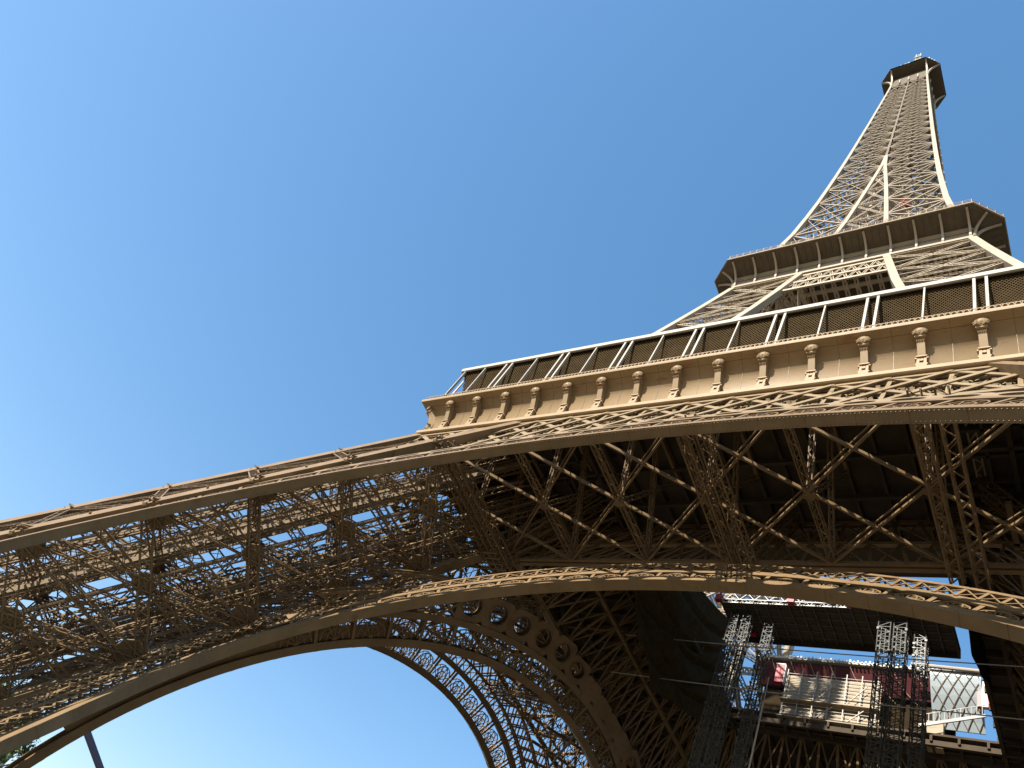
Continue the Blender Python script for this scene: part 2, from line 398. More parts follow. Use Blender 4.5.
    if not plate:
        for o in (D, .1):
            ps_ = [P(t, min(ring + 1.3, ring + 1.3 - 0), o) for t in ts if .55 < t < pi - .55]
            for a, b in zip(ps_, ps_[1:]): sp.beam(a, b, .3, .18, nrm)
        for i in range(52):
            t = .56 + (pi - 1.12) * i / 51
            for o in (D, .1): sp.beam(P(t, ring, o), P(t, ring + 1.3, o), .2, .12, nrm)
            sp.flat(P(t, ring + 1.3, .1), P(t, ring + 1.3, D), .45, P(t, 1, 0) - P(t, 0, 0), .4)
            t2 = t + (pi - 1.12) / 51
            if i < 51: sp.beam(P(t, ring + .1, D), P(t2, ring + 1.2, D), .09, .06, nrm); sp.beam(P(t2, ring + .1, D), P(t, ring + 1.2, D), .09, .06, nrm)
    if fill:                  # crossed bars between the arch and the pillar edge
        n_ = 46
        for q in range(fill):
            r0 = ring + (.14 if plate else 1.35) + q * 1.7; r1 = r0 + 1.7
            for i in range(n_):
                ta, tb = .5 + (pi - 1.0) * i / n_, .5 + (pi - 1.0) * (i + 1) / n_; tm = (ta + tb) / 2
                c_ = P(tm, r1, D)
                if c_.z > 46.5 or abs(c_.x) > iz(c_.z) + 2.5 or (plate and abs(tm - pi / 2) < holes): continue
                for o in (D - .05, .1):
                    sp.beam(P(ta, r0, o), P(tb, r1, o), .20, .1, nrm); sp.beam(P(tb, r0, o), P(ta, r1, o), .20, .1, nrm)
                    sp.beam(P(ta, r1, o), P(tb, r1, o), .24, .12, nrm)
    sp.build('spandrel_plate' if plate else 'spandrel_lattice', 'mid' if rivets else 'iron', arch)
    return arch
a_out = make_arch(60.15, .5185, 35.9, 40.35, 33.4, .80, 3.3, 1.7, 'arch', rivets=True)
dup(a_out, pi, tower)
a_os = make_arch(60.15, .5185, 35.9, 40.35, 33.4, .80, 3.3, 1.7, 'arch', plate=False, fill=5)
a_os.rotation_euler[2] = -pi / 2; dup(a_os, pi, tower)
a_in = make_arch(46.9, .517, 31.7, 37.1, 24.8, .85, 2.2, 2.2, 'inner_arch', plate=False, web_h=2.6)
a_il = make_arch(43.8, .522, 37.7, 40.2, 38.5, .9, 3.2, 3.0, 'inner_arch', ts_=.55, web_h=1.9, web_min=.12, holes=.62, fill=2)
a_il.rotation_euler[2] = -pi / 2
dup(a_in, pi, tower); dup(a_il, pi, tower)

# ---------------------------------------------------------------- great girders under the first floor
def FP(x, z, off=0): return V((x, -(Y0 - K * z), z)) + N_OUT * off
G0, G1 = 46.0, 52.3
KG = .35
NG = V((0, -1, KG)).normalized()
def GP(x, z, off=0): return V((x, -(36.3 - KG * (z - 46.0)), z)) + NG * off
def gz(z): return 33.8
gm = MB()
for z, h in ((G0, .55), (G1 - .1, .7)):
    gm.beam(GP(-gz(z), z), GP(gz(z), z), .35, h, (0, KG, 1))
girder = gm.build('front_girder', 'mid', tower)
gb = MB(); nb = 17
def gx(i, z): return (i - nb / 2) * 3.93 * (gz(z) / gz(50))
for i in range(-2, nb + 2):
    for d in (2, -2):
        j = i + d; a = (i, G0); b = (j, G1)
        xa, xb = gx(i, G0), gx(j, G1)
        if abs(xa) > gz(G0) or abs(xb) > gz(G1): continue
        gb.beam(GP(xa, G0, .16 if d > 0 else .06), GP(xb, G1, .16 if d > 0 else .06), .44, .12, NG)
for z, w in ((47.2, .3), (48.8, .14), (50.4, .14), (51.8, .16)):
    gb.beam(GP(-gz(z), z, -.08), GP(gz(z), z, -.08), .16, w, (0, KG, 1))
for i in range(0, nb + 1):
    gb.beam(GP(gx(i, G0), G0, -.02), GP(gx(i, G1), G1, -.02), .3, .1, NG)
gb.build('girder_lattice', 'mid', girder)
fine = MB()
for r, (za, zb) in enumerate(((45.6, 47.2), (47.2, 48.8), (48.8, 50.4), (50.4, 51.8), (51.8, 52.9))):
    n = 84
    for i in range(n):
        x0 = -gz(za) + .5 + (2 * gz(za) - 1) * i / n; x1 = -gz(za) + .5 + (2 * gz(za) - 1) * (i + 1) / n
        f = gz(zb) / gz(za)
        fine.beam(GP(x0, za, -.3), GP(x1 * f, zb, -.3), .10, .05, NG); fine.beam(GP(x1, za, -.38), GP(x0 * f, zb, -.38), .10, .05, NG)
        if (i + r) % 2: fine.beam(GP((x0 + x1) / 2, za + .1, -.5), GP((x0 + x1) / 2, za + .5, .02), .3, .2, NG)
fine.build('fine_lattice', 'mid', girder)
for k in (1, 2, 3): dup(girder, k * pi / 2, tower)

# inner face girder: square grid with diagonals
ig = MB()
def IP(x, z, off=0): return V((x, -(YI - KI * z) + 1.3, z)) + N_OUT * off
for z, h in ((45.0, .4), (50.5, .3), (56.2, .5)): ig.beam(IP(-23.6, z), IP(23.6, z), .4, h)
for i in range(-9, 10):
    x = i * 2.62 * 1.0
    ig.beam(IP(x, 45), IP(x * .78, 56.2), .26, .2, (0, 1, 0))
for i in range(-9, 9, 1):
    for za, zb in ((45, 50.5), (50.5, 56.2)):
        fa = 1 - .22 * (za - 45) / 11.2; fb = 1 - .22 * (zb - 45) / 11.2
        ig.beam(IP(i * 2.62 * fa, za), IP((i + 1) * 2.62 * fb, zb), .16, .1, N_OUT); ig.beam(IP((i + 1) * 2.62 * fa, za, .1), IP(i * 2.62 * fb, zb, .1), .16, .1, N_OUT)
ing = ig.build('inner_girder', 'iron', tower)
for k in (1, 2, 3): dup(ing, k * pi / 2, tower)

# soffit bracing between the two faces (horizontal crosses seen from below) + transverse trusses
sb = MB(); zs = 45.0; PX = 7.87
yF, yB, yM = -36.9, -22.8, -29.7
xs = [PX * i for i in range(-3, 4)]
def X45(mb, a, b): 
    mb.beam(a, b, .17, .27)
    d = (V(b) - V(a)).normalized(); nn = V((-d.y, d.x, 0)) * .25
    mb.beam(V(a) + nn + V((0, 0, .3)), V(b) + nn + V((0, 0, .3)), .1, .1)
h = (yM - yB)
for x in xs:
    for sgn in (-1, 1):
        # full diagonals through the mid node (x, yM)
        x1, x2 = x - sgn * PX * .9, x + sgn * PX
        if abs(x1) < 25 and abs(x2) < 25.5: X45(sb, (x1, yF + .2, zs - .25), (x2, yB, zs))
        elif abs(x2) < 25.5: X45(sb, (x, yM, zs), (x2, yB, zs))
sb.beam((-25, yB, zs), (25, yB, zs), .3, .25); 
sof = sb.build('soffit_bracing', 'iron', tower)
tt_ = MB()
for x in xs:
    tt_.lattice((x, yF, zs + .3), (x, yB, zs + .3), .5, .5, (0, 0, 1), .7, .09, .05)
    tt_.lattice((x, yB, zs), (x, yB - 6.6, 56), .34, .34, (1, 0, 0), .6, .08, .05)
    tt_.lattice((x, yM, zs), (x, yM - 3.6, 55.2), .34, .34, (1, 0, 0), .6, .08, .05)
    tt_.beam((x, yB, 56), (x, yF + 2, 56), .3, .6)
    tt_.flat((x, yM, zs), (x, yB, 56), .4, (1, 0, 0), .7)
    gusset(tt_, (x, yM, zs - .1), (0, .01, 1), .5)
for x in (-23.8, .6, 16.2, 23.8):      # heavier frames in line with the pillars
    for dx in (0, 1.5):
        tt_.lattice((x + dx, yF - 1.0, 44.5), (x + dx, yB + .6, 43.4), .75, 1.0, (0, 0, 1), .8, .12, .07)
        tt_.lattice((x + dx * .5, yB - .5, 44), (x * .86 + dx, yB + 5, 56), .9, .9, (1, 0, 0), .9, .15, .08)
tt_.build('transverse_truss', 'iron', sof)
jo = MB()
for i in range(-13, 14):
    jo.beam((i * 2.62, -33.4, 56.3), (i * 2.62, -14.0, 56.3), .25, .7)
for y in (-32.6, -29, -24.5, -20, -16.5, -14.4): jo.beam((-32.6, y, 55.9), (32.6, y, 55.9), .35, .6)
jo.build('floor_joist', 'deck', sof)
for k in (1, 2, 3): dup(sof, k * pi / 2, tower)
# horizontal grid lattice under the floor ring, between pillars and opening
# ---------------------------------------------------------------- first floor deck (ring)
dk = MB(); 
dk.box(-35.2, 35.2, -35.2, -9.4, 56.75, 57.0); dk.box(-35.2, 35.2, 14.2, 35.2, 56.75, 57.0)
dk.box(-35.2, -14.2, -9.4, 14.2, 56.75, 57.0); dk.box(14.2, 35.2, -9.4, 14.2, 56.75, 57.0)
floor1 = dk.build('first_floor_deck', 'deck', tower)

# ---------------------------------------------------------------- frieze, slab edge and moulding
H = 35.9
def mitred(mb, prof):         # prof: list of (half width, z) swept round the four sides
    secs = [[V((sx * a, sy * a, z)) for a, z in prof] for sx, sy in ((-1, -1), (1, -1), (1, 1), (-1, 1))]
    mb.sweep(secs, closed=True)
fz = MB()
cove = [(33.75, 53.2), (33.86, 54.0), (33.98, 54.8), (34.18, 55.5), (34.42, 56.1), (34.72, 56.45), (35.1, 56.72), (35.55, 56.9), (35.8, 56.96)]
mitred(fz, cove)
frieze = fz.build('frieze', 'frieze', tower, smooth=True)
mo = MB()
mitred(mo, [(33.0, 52.50), (34.45, 52.48), (34.55, 52.56), (34.55, 52.98), (34.2, 53.06), (34.2, 53.2), (34.0, 53.24), (34.0, 53.36), (33.7, 53.42)])
mitred(mo, [(35.7, 56.95), (35.9, 56.98), (35.95, 57.12), (35.95, 57.32), (35.85, 57.34), (35.85, 57.44), (35.0, 57.46)])
mo.build('moulding', 'frieze', frieze)
sm = MB()                     # thin vertical seam of a frieze panel, one strip following the cove
sm.sweep([[V((-.025, -a + .02, z)), V((-.025, -a - .022, z)), V((.025, -a - .022, z)), V((.025, -a + .02, z))] for a, z in cove])
seam = sm.build('panel_seam', 'iron', frieze); first = True
for side in range(4):
    for i in range(-9, 9):
        x = (i + .5) * 3.93
        if abs(x) > 33.4: continue
        c = seam if first else seam.copy()
        if not first: COL.objects.link(c)
        first = False
        c.rotation_euler[2] = side * pi / 2; c.location = (x * cos(side * pi / 2), x * sin(side * pi / 2), 0)
dn = MB(); rows = []          # dentil course: one folded strip
for i in range(401):
    x = -33.9 + 67.8 * i / 400; d_ = .10 if (i // 2) % 2 else 0
    rows.append([V((x, -34.02 - d_, 53.24)), V((x, -34.02 - d_, 53.33)), V((x, -33.9, 53.34))])
dn.sweep(rows); den = dn.build('dentil_course', 'frieze', frieze)
for k in (1, 2, 3):
    c = den.copy(); COL.objects.link(c); c.rotation_euler[2] = k * pi / 2
# consoles
def console():
    m = MB(); w = .27
    side = [(-33.7, 53.42), (-34.22, 53.42), (-34.26, 54.2), (-34.34, 54.45), (-35.20, 56.15), (-35.3, 56.85), (-34.6, 56.85), (-33.9, 55.6)]
    m.poly([(-w, y, z) for y, z in side], (2 * w, 0, 0))
    # base block with a small arched niche and side scrolls
    m.box(-.36, .36, -34.36, -34.06, 53.30, 53.75); m.box(-.33, -.14, -34.36, -34.12, 53.75, 54.45); m.box(.14, .33, -34.36, -34.12, 53.75, 54.45)
    m.box(-.38, .38, -34.48, -34.12, 54.45, 54.58)
    m.tube([(0, -34.2, 54.14), (0, -34.38, 54.14)], .16, 8)
    for sx in (-1, 1):
        m.tube([(sx * .38, -34.1, 54.36), (sx * .38, -34.40, 54.36)], .09, 8); m.tube([(sx * .34, -34.0, 53.6), (sx * .34, -34.34, 53.6)], .09, 8)
    # collar with beads
    m.box(-.30, .30, -35.12, -34.8, 55.86, 55.94)
    for q in range(5): m.tube([(-.24 + q * .12, -35.10, 55.82), (-.24 + q * .12, -35.02, 55.72)], .05, 5)
    # shell head: fan of petals round a ball
    c = V((0, -35.32, 56.46))
    for q in range(9):
        a = pi * (-.12 + 1.24 * q / 8); d = V((cos(a), -.15, sin(a)))
        m.tube([c - V((0, 0, .26)), c + d * .31 - V((0, .14, .06)), c + d * .53], [.10, .17, .06], 6)
    m.tube([c + V((0, .25, 0)), c + V((0, -.1, 0)), c + V((0, -.26, -.05)), c + V((0, -.32, -.08))], [.36, .36, .22, .05], 10)
    m.tube([c + V((-.38, .1, -.36)), c + V((.38, .1, -.36))], .14, 8)
    return m
con = console().build('console', 'frieze', frieze)
first = True
for side in range(4):
    for i in range(18):
        x = (i - 8) * 3.93 - 0.0
        if abs(x) > 33.5: continue
        c = con if first else con.copy()
        if not first: COL.objects.link(c); c.parent = frieze
        first = False
        c.rotation_euler[2] = side * pi / 2
        c.location = (x * cos(side * pi / 2), x * sin(side * pi / 2), 0)
for side in range(4):
    c = con.copy(); COL.objects.link(c); c.parent = frieze; c.scale = (1, 1, 1)
    a = side * pi / 2 - pi / 4; c.rotation_euler[2] = a
    d = 14.0; c.location = (sin(a) * d, -cos(a) * d, 0)

# ---------------------------------------------------------------- first floor gallery
gal = empty('gallery', parent=tower)
gr = MB()                     # roof fascia and roof
GY, GZ = 35.0, 64.5
mitred(gr, [(34.8, GZ + .02), (GY + .0, GZ), (GY + .12, GZ + .06), (GY + .12, GZ + .62), (GY, GZ + .72), (30.0, GZ + .8)])
gr.build('roof_fascia', 'roof', gal)
rl = MB()
mitred(rl, [(35.75, 57.95), (35.80, 57.95), (35.80, 58.02), (35.75, 58.02), (35.75, 57.95)])
for side in range(4):
    ca, sa = cos(side * pi / 2), sin(side * pi / 2)
    for i in range(180):
        x = -35.6 + 71.2 * i / 179; y = -35.77
        x2 = x + .2
        rl.beam((x * ca - y * sa, x * sa + y * ca, 57.44), (x2 * ca - y * sa, x2 * sa + y * ca, 57.96), .05)
        rl.beam((x2 * ca - y * sa, x2 * sa + y * ca, 57.44), (x * ca - y * sa, x * sa + y * ca, 57.96), .05)
rl.build('balustrade', 'frieze', gal)
def gpost(w): 
    m = MB(); m.box(-w / 2, w / 2, -GY - .03, -GY + .25, 57.4, GZ); return m
pd = gpost(.21); ps = gpost(.13)
first = {}
for side in range(4):
    for i in range(-4, 4):
        for dx in (-.42, .42):
            x = (i + .5) * 7.86 + dx
            o = first.get('d')
            if o is None: o = first['d'] = pd.build('gallery_post', 'roof', gal)
            else: o = o.copy(); COL.objects.link(o)
            o.rotation_euler[2] = side * pi / 2; o.location = (x * cos(side * pi / 2), x * sin(side * pi / 2), 0)
    for i in range(-4, 5):
        x = i * 7.86 if abs(i) < 4 else (33.9 if i > 0 else -33.9)
        if abs(i) == 4: x = math.copysign(31.2, i)
        o = first.get('s')
        if o is None: o = first['s'] = ps.build('gallery_post', 'roof', gal)
        else: o = o.copy(); COL.objects.link(o)
        o.rotation_euler[2] = side * pi / 2; o.location = (x * cos(side * pi / 2), x * sin(side * pi / 2), 0)
    for x in (-34.4, 34.0):
        o = first['s'].copy(); COL.objects.link(o)
        o.rotation_euler[2] = side * pi / 2; o.location = (x * cos(side * pi / 2), x * sin(side * pi / 2), 0)
# wire mesh screens behind the posts, leaning out to the roof edge
ms = MB(); hh = GZ - .05 - 57.45; step = .29
def sy_(z): return 32.6 + 2.05 * (z - 57.2) / (GZ - 57.2)
k = -34.6 - hh
while k < 34.6:
    for d in (1, -1):
        pts = []
        for q in range(25):
            f = q / 24; z = 57.45 + hh * f; x = k + hh * (f if d > 0 else 1 - f)
            if abs(x) <= sy_(z): pts.append((x, -sy_(z), z))
        if len(pts) > 1: ms.beam(pts[0], pts[-1], .062, .045, (0, 1, 0))
    k += step
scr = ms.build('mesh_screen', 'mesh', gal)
for q in (1, 2, 3): dup(scr, q * pi / 2, gal)
lin = MB()  # dark sheets behind the screens, standing in for the shaded gallery interior
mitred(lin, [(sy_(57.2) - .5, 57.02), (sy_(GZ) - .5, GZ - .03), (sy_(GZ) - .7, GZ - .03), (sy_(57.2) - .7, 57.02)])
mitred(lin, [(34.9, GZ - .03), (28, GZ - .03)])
lin.build('gallery_shade_lining', 'darkin', gal)

# ---------------------------------------------------------------- profiles above the first floor
PROF = [(57, 31.9), (66, 28.7), (75, 26.0), (85, 23.4), (94.6, 21.1), (104, 18.9), (112.5, 17.0), (117, 16.3), (136.7, 13.25), (156, 11.45), (173.6, 10.2), (184, 9.55), (197, 8.75), (215, 7.75), (224.8, 7.2), (242, 6.3), (267, 5.0), (273, 4.85)]
INN = [(57, 17.5), (94.2, 9.4), (111.9, 6.3), (117, 5.6), (137, 3.8), (157, 2.15), (181, 0.0)]
def lerp(T, z):
    for (a, va), (b, vb) in zip(T, T[1:]):
        if z <= b: return va + (vb - va) * (z - a) / (b - a)
    return T[-1][1]
def A(z): return lerp(PROF, z)
def B(z): return max(0, lerp(INN, z))
# legs between first and second floors
leg = MB(); ZL = [57, 64, 72, 80, 88, 96, 104, 112.5]
def Cq(sx, sy, z): return V((-(A(z) if sx else B(z)), -(A(z) if sy else B(z)), z))
for i in range(len(ZL) - 1):
    pass
lg = empty('upper_pillar', parent=tower)
for c in ((1, 1), (1, 0), (0, 1), (0, 0)):
    leg = MB()
    for i in range(len(ZL) - 1): leg.beam(Cq(*c, ZL[i]), Cq(*c, ZL[i + 1]), 1.0, 1.0, (0, 1, 0))
    leg.build('rafter', 'rafter_up', lg)
lb = MB()
for (ca, cb) in FACES:
    for i in range(len(ZL)):
        a, b = Cq(*ca, ZL[i]), Cq(*cb, ZL[i]); nrm = (b - a).cross(Cq(*ca, ZL[i] + 5 if i < 7 else ZL[i] - 5) - a).normalized()
        lb.lattice(a, b, .7, .6, nrm, .8, .13, .09)
        if i < len(ZL) - 1:
            a2, b2 = Cq(*ca, ZL[i + 1]), Cq(*cb, ZL[i + 1]); lb.flat(a, b2, .7, nrm, .7, .2, .12, False, .3); lb.flat(b, a2, .7, nrm, .7, .2, .12, False, .3)
            m = (a + b + a2 + b2) / 4
            if ca == (1, 1): lb.beam((a + a2) / 2, m, .2, .2, nrm); lb.beam((b + b2) / 2, m, .2, .2, nrm)
for i, z in enumerate(ZL[1:], 1):
    lb.lattice(Cq(1, 1, z), Cq(0, 0, z), .6, .5, (0, 0, 1), .8); lb.lattice(Cq(1, 0, z), Cq(0, 1, z), .6, .5, (0, 0, 1), .8)
lb.build('lattice_bracing', 'upper', lg)
for k in (1, 2, 3): dup(lg, k * pi / 2, tower)
# belt girders joining the legs under the second platform
bm_ = MB()
for (z0_, z1_) in ((104.5, 112.3),):
    for yy in (0, 1):
        def yb(z): return -(A(z) if yy == 0 else B(z) + .2)
        wdt = B(108) if yy == 0 else B(108)
        for z in (z0_, (z0_ + z1_) / 2, z1_): bm_.beam((-B(z) - .5, yb(z), z), (B(z) + .5, yb(z), z), .3, .45)
        nn = 8
        for i in range(nn):
            xa = -B(z0_) + 2 * B(z0_) * i / nn; xb = -B(z0_) + 2 * B(z0_) * (i + 1) / nn
            bm_.flat((xa, yb(z0_), z0_), (xb * B(z1_) / B(z0_), yb(z1_), z1_), .35, (0, 1, 0), .6, .12, .08)
            bm_.flat((xb, yb(z0_) + .1, z0_), (xa * B(z1_) / B(z0_), yb(z1_) + .1, z1_), .35, (0, 1, 0), .6, .12, .08)
for i in range(-4, 5): bm_.lattice((i * 1.5, -A(104.5), 104.5), (i * 1.5, -B(104.5), 104.5), .4, .5, (0, 0, 1), .8, .12, .08)
for yv in (-14, -10, -6): bm_.beam((-8, yv, 111.8), (8, yv, 111.8), .4, .8)
belt = bm_.build('belt_girder', 'upper', tower)
for k in (1, 2, 3): dup(belt, k * pi / 2, tower)

# ---------------------------------------------------------------- second platform
def octa(h, c, z): return [V((-(h - c), -h, z)), V(((h - c), -h, z)), V((h, -(h - c), z)), V((h, (h - c), z)), V(((h - c), h, z)), V((-(h - c), h, z)), V((-h, (h - c), z)), V((-h, -(h - c), z))]
def sweep_oct(mb, prof): # (h, c, z)
    rings = [octa(*p) for p in prof]; mb.sweep([[r[i] for r in rings] for i in range(8)], closed=True)
pf = MB()
sweep_oct(pf, [(16.4, .3, 112.7), (17.45, .35, 112.7), (17.55, .4, 112.95), (17.35, .4, 113.1), (17.35, .45, 113.3)])
sweep_oct(pf, [(17.2, .45, 113.0), (17.3, .5, 115.6), (17.55, .6, 115.9)])
plat = pf.build('second_platform', 'upper', tower)
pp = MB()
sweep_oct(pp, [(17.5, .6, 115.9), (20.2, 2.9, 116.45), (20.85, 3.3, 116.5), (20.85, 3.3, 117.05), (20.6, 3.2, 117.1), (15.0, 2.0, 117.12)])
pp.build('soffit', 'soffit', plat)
rb = MB()
for side in range(4):
    R4 = Matrix.Rotation(side * pi / 2, 4, 'Z')
    for i in range(36):
        x = -17.1 + 34.2 * i / 35; rb.beam(R4 @ V((x, -17.5, 115.95)), R4 @ V((x, -20.3, 116.42)), .09, .14)
    rb.beam(R4 @ V((-17.3, -17.44, 114.6)), R4 @ V((17.3, -17.44, 114.6)), .06, .1)
rb.build('soffit_rib', 'soffit', plat)
ed = MB(); sweep_oct(ed, [(20.8, 3.3, 116.45), (20.95, 3.3, 116.45), (20.95, 3.3, 116.75), (20.8, 3.3, 116.75)]); ed.build('edge_band', 'mid', plat)
rail = MB()
for z in (117.6, 118.1):
    oc = octa(20.75, 3.3, z)
    for i in range(8): rail.beam(oc[i], oc[(i + 1) % 8], .06)
oc = octa(20.75, 3.3, 117.05)
for i in range(8):
    a, b = oc[i], oc[(i + 1) % 8]; nn = max(2, int((b - a).length / 1.1))
    for q in range(nn): p = a.lerp(b, q / nn); rail.beam(p, p + V((0, 0, 1.15)), .07)
rail.build('railing', 'upper', plat)
fl2 = MB(); fl2.poly(octa(17.2, .5, 112.9), (0, 0, .15)); fl2.build('platform_floor', 'deck', plat)
def bracket(r0=17.25, r1=20.3):
    m = MB(); pts = []
    for q in range(9):
        t = q / 8; y = r0 + (r1 - r0) * (1 - cos(t * pi / 2)); z = 113.4 + 2.95 * sin(t * pi / 2) ** .8 if t else 113.4
        pts.append((y, z))
    for (y1, z1), (y2, z2) in zip(pts, pts[1:]): m.beam((0, -y1 - .15, z1), (0, -y2 - .15, z2), .34, .3, (1, 0, 0))
    m.box(-.17, .17, -r0 - .25, -r0 + .05, 112.9, 114.2)
    return m
br = bracket().build('bracket', 'rafter_up', plat); f1 = True
for side in range(4):
    for i in range(11):
        x = (i - 5) * 3.36; o = br if f1 else br.copy()
        if not f1: COL.objects.link(o)
        f1 = False; o.rotation_euler[2] = side * pi / 2; o.location = (x * cos(side * pi / 2), x * sin(side * pi / 2), 0)
cb_ = bracket(24.2, 26.8).build('corner_bracket', 'rafter_up', plat)
for k in range(4):
    o = cb_ if k == 0 else cb_.copy()
    if k: COL.objects.link(o)
    o.rotation_euler[2] = pi / 4 + k * pi / 2

# ---------------------------------------------------------------- spire
zz = [117.0]
while zz[-1] < 262: zz.append(zz[-1] + max(4.6, .78 * A(zz[-1])))
zz[-1] = 268.0
spire = empty('spire', parent=tower)
for sx in (-1, 1):
    for sy in (-1, 1):
        rf = MB()
        for za, zb in zip(zz, zz[1:]):
            w = .95 * (.55 + .45 * (268 - za) / 150)
            rf.beam((sx * A(za), sy * A(za), za), (sx * A(zb), sy * A(zb), zb), w, w, (0, 1, 0))
        rf.beam((sx * 4.95, sy * 4.95, 268), (sx * 5.0, sy * 5.0, 277), .6, .6, (0, 1, 0))
        rf.build('corner_rafter', 'rafter_up', spire)
fc = MB(); fx = MB()
for n_, (za, zb) in enumerate(zip(zz, zz[1:])):
    w = .8 * (.5 + .5 * (268 - za) / 150); th = .30 * (.65 + .35 * (268 - za) / 150)
    nrm = V((0, -1, .1))
    zm = (za + zb) / 2
    for sx in (-1, 1):
        fc.beam((sx * B(za), -A(za) - .05, za), (sx * B(zb), -A(zb) - .05, zb), w if B(za) > .01 else w * .85, w * .8, nrm)
        oa, ob = (sx * A(za), -A(za), za), (sx * A(zb), -A(zb), zb); ia, ib = (sx * B(za), -A(za), za), (sx * B(zb), -A(zb), zb)
        fx.beam(oa, ib, .34 * w, .3, nrm); fx.beam(ia, ob, .34 * w, .3, nrm)
        m1 = (sx * A(zm), -A(zm), zm); m2 = (sx * B(zm), -A(zm), zm)
        for u in (.0, .5):
            q0 = V(oa).lerp(V(ia), u); q1 = V(oa).lerp(V(ia), u + .5); p0 = V(ob).lerp(V(ib), u); p1 = V(ob).lerp(V(ib), u + .5)
            fx.beam(q0, p1, .10, .1, nrm); fx.beam(q1, p0, .10, .1, nrm)
        fc.beam(oa, ia, .42 * w + .06, .35, nrm)
        # inward bracing of each leg
        fx.lattice(oa, (sx * B(za), -B(za), za), .35, .35, (0, 0, 1), .8, .09, .06)
        fx.beam((sx * B(za), -B(za), za), (sx * B(zb), -A(zb), zb), .22, .22); fx.beam((sx * B(za), -A(za), za), (sx * B(zb), -B(zb), zb), .22, .22)
        if B(za) > .5: fx.flat((sx * A(za), -B(za), za), (sx * B(za), -A(zb) * .99, zb), .4, (0, 1, .2), .6)
    if B(za) > .2:
        fx.lattice((-B(za), -A(za), za), (B(za), -A(za), za), .4, .4, (0, 0, 1), .6, .1, .06)
        fx.flat((-B(za), -A(za), za), (B(zb), -A(zb), zb), .4, nrm, .6); fx.flat((B(za), -A(za), za), (-B(zb), -A(zb), zb), .4, nrm, .6)
    fx.lattice((-A(zm), 0, zm), (0, -A(zm), zm), .4, .4, (0, 0, 1), .7, .09, .06)
fcp = fc.build('inner_rafter', 'rafter_up', spire); fxp = fx.build('cross_bracing', 'upper', spire)
for k in (1, 2, 3):
    for o in (fcp, fxp):
        c = o.copy(); COL.objects.link(c); c.rotation_euler[2] = k * pi / 2
sh = MB()                     # lift shaft, platforms and stairs inside the spire
for x in (-1.6, 1.6):
    for y in (-1.6, 1.6): sh.lattice((x, y, 117), (x, y, 268), .8, .8, (0, 1, 0), 1.1, .14, .1)
for n_, z in enumerate(zz[:-1]):
    sh.box(-2.0, 2.0, -2.0, 2.0, z, z + .2)
    z2 = zz[n_ + 1]; s_ = 1 if n_ % 2 else -1
    sh.flat((s_ * -2.6, -2.4, z), (s_ * 2.6, -2.4, z2), .7, (0, 1, 0), .5)
sh.build('lift_shaft', 'mid', spire)
cabm = MB(); cabm.box(2.4, 4.6, -5.5, -3.5, 163, 166.2); cabm.box(2.2, 4.8, -5.7, -3.3, 166.2, 166.4); cabm.box(2.2, 4.8, -5.7, -3.3, 162.8, 163)
cabm.build('lift_cabin', 'red', spire)

# ---------------------------------------------------------------- third platform
tp = MB()
sweep_oct(tp, [(4.9, .2, 267.4), (5.15, .3, 268.2), (5.1, .3, 271)])
sweep_oct(tp, [(5.0, .3, 276.4), (8.0, 3.1, 276.4), (8.15, 3.15, 276.6), (8.15, 3.15, 277.2), (8.0, 3.1, 277.3), (3, 1, 277.4)])
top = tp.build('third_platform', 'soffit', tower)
tb = MB(); sweep_oct(tb, [(5.0, .3, 268), (5.0, .3, 276.4)]); sweep_oct(tb, [(7.4, 2.8, 277.2), (7.4, 2.8, 279.6), (6.6, 2.4, 280.2), (2, .6, 280.4)]); tb.build('cabin_wall', 'soffit', top)
tk = MB()
for side in range(4):
    r = Matrix.Rotation(side * pi / 2, 4, 'Z')
    for x in (-4.9, 4.9):
        pts = [(x, -5.1 - 3.0 * (1 - cos(t * pi / 2)), 268.5 + 7.9 * sin(t * pi / 2) ** .9 if t else 268.5) for t in [q / 7 for q in range(8)]]
        for a, b in zip(pts, pts[1:]): tk.beam(r @ V(a), r @ V(b), .5, .4, (1, 0, 0))
    for x in (-2.5, 0, 2.5): tk.beam(r @ V((x, -5.25, 268)), r @ V((x, -5.4, 271)), .5, .35, (1, 0, 0))
    for z in (276.7, 277.2):
        oc = octa(8.2, 3.15, z); 
        for i in range(8): tk.beam(oc[i], oc[(i + 1) % 8], .25, .25)
tk.build('flared_bracket', 'rafter_up', top)
an = MB()
random.seed(4)
for i in range(34):
    a = random.uniform(0, 2 * pi); r = random.uniform(5.5, 8.0); x, y = r * cos(a), r * sin(a); x = max(-7, min(7, x)); y = max(-7.6, min(7, y))
    hh_ = random.uniform(.8, 3.4); an.beam((x, y, 277), (x, y, 279.6 + hh_), .09)
    if i % 3 == 0: an.tube([(x, y, 279.4 + hh_), (x, y - .3, 279.4 + hh_)], .45, 10)
for (x, y, hh_) in ((6.0, -6.2, 1.6), (6.6, -5.4, 2.4), (5.4, -6.8, 2.0), (4.6, -7.2, 1.2), (0, -7.6, .9), (-1.0, -7.5, 1.1), (-5, -7, 1.5), (6.9, -4.6, 1.3)):
    an.beam((x, y, 277.2), (x, y, 278.4 + hh_), .14); an.box(x - .35, x + .35, y - .3, y + .3, 278.2 + hh_, 279.0 + hh_)
an.lattice((0, 0, 280), (0, 0, 322), 1.4, 1.4, (0, 1, 0), 1.6, .2, .12)
for z in range(284, 320, 4): an.box(-1.3, 1.3, -1.3, 1.3, z, z + .3)
an.build('antenna', 'white', top)
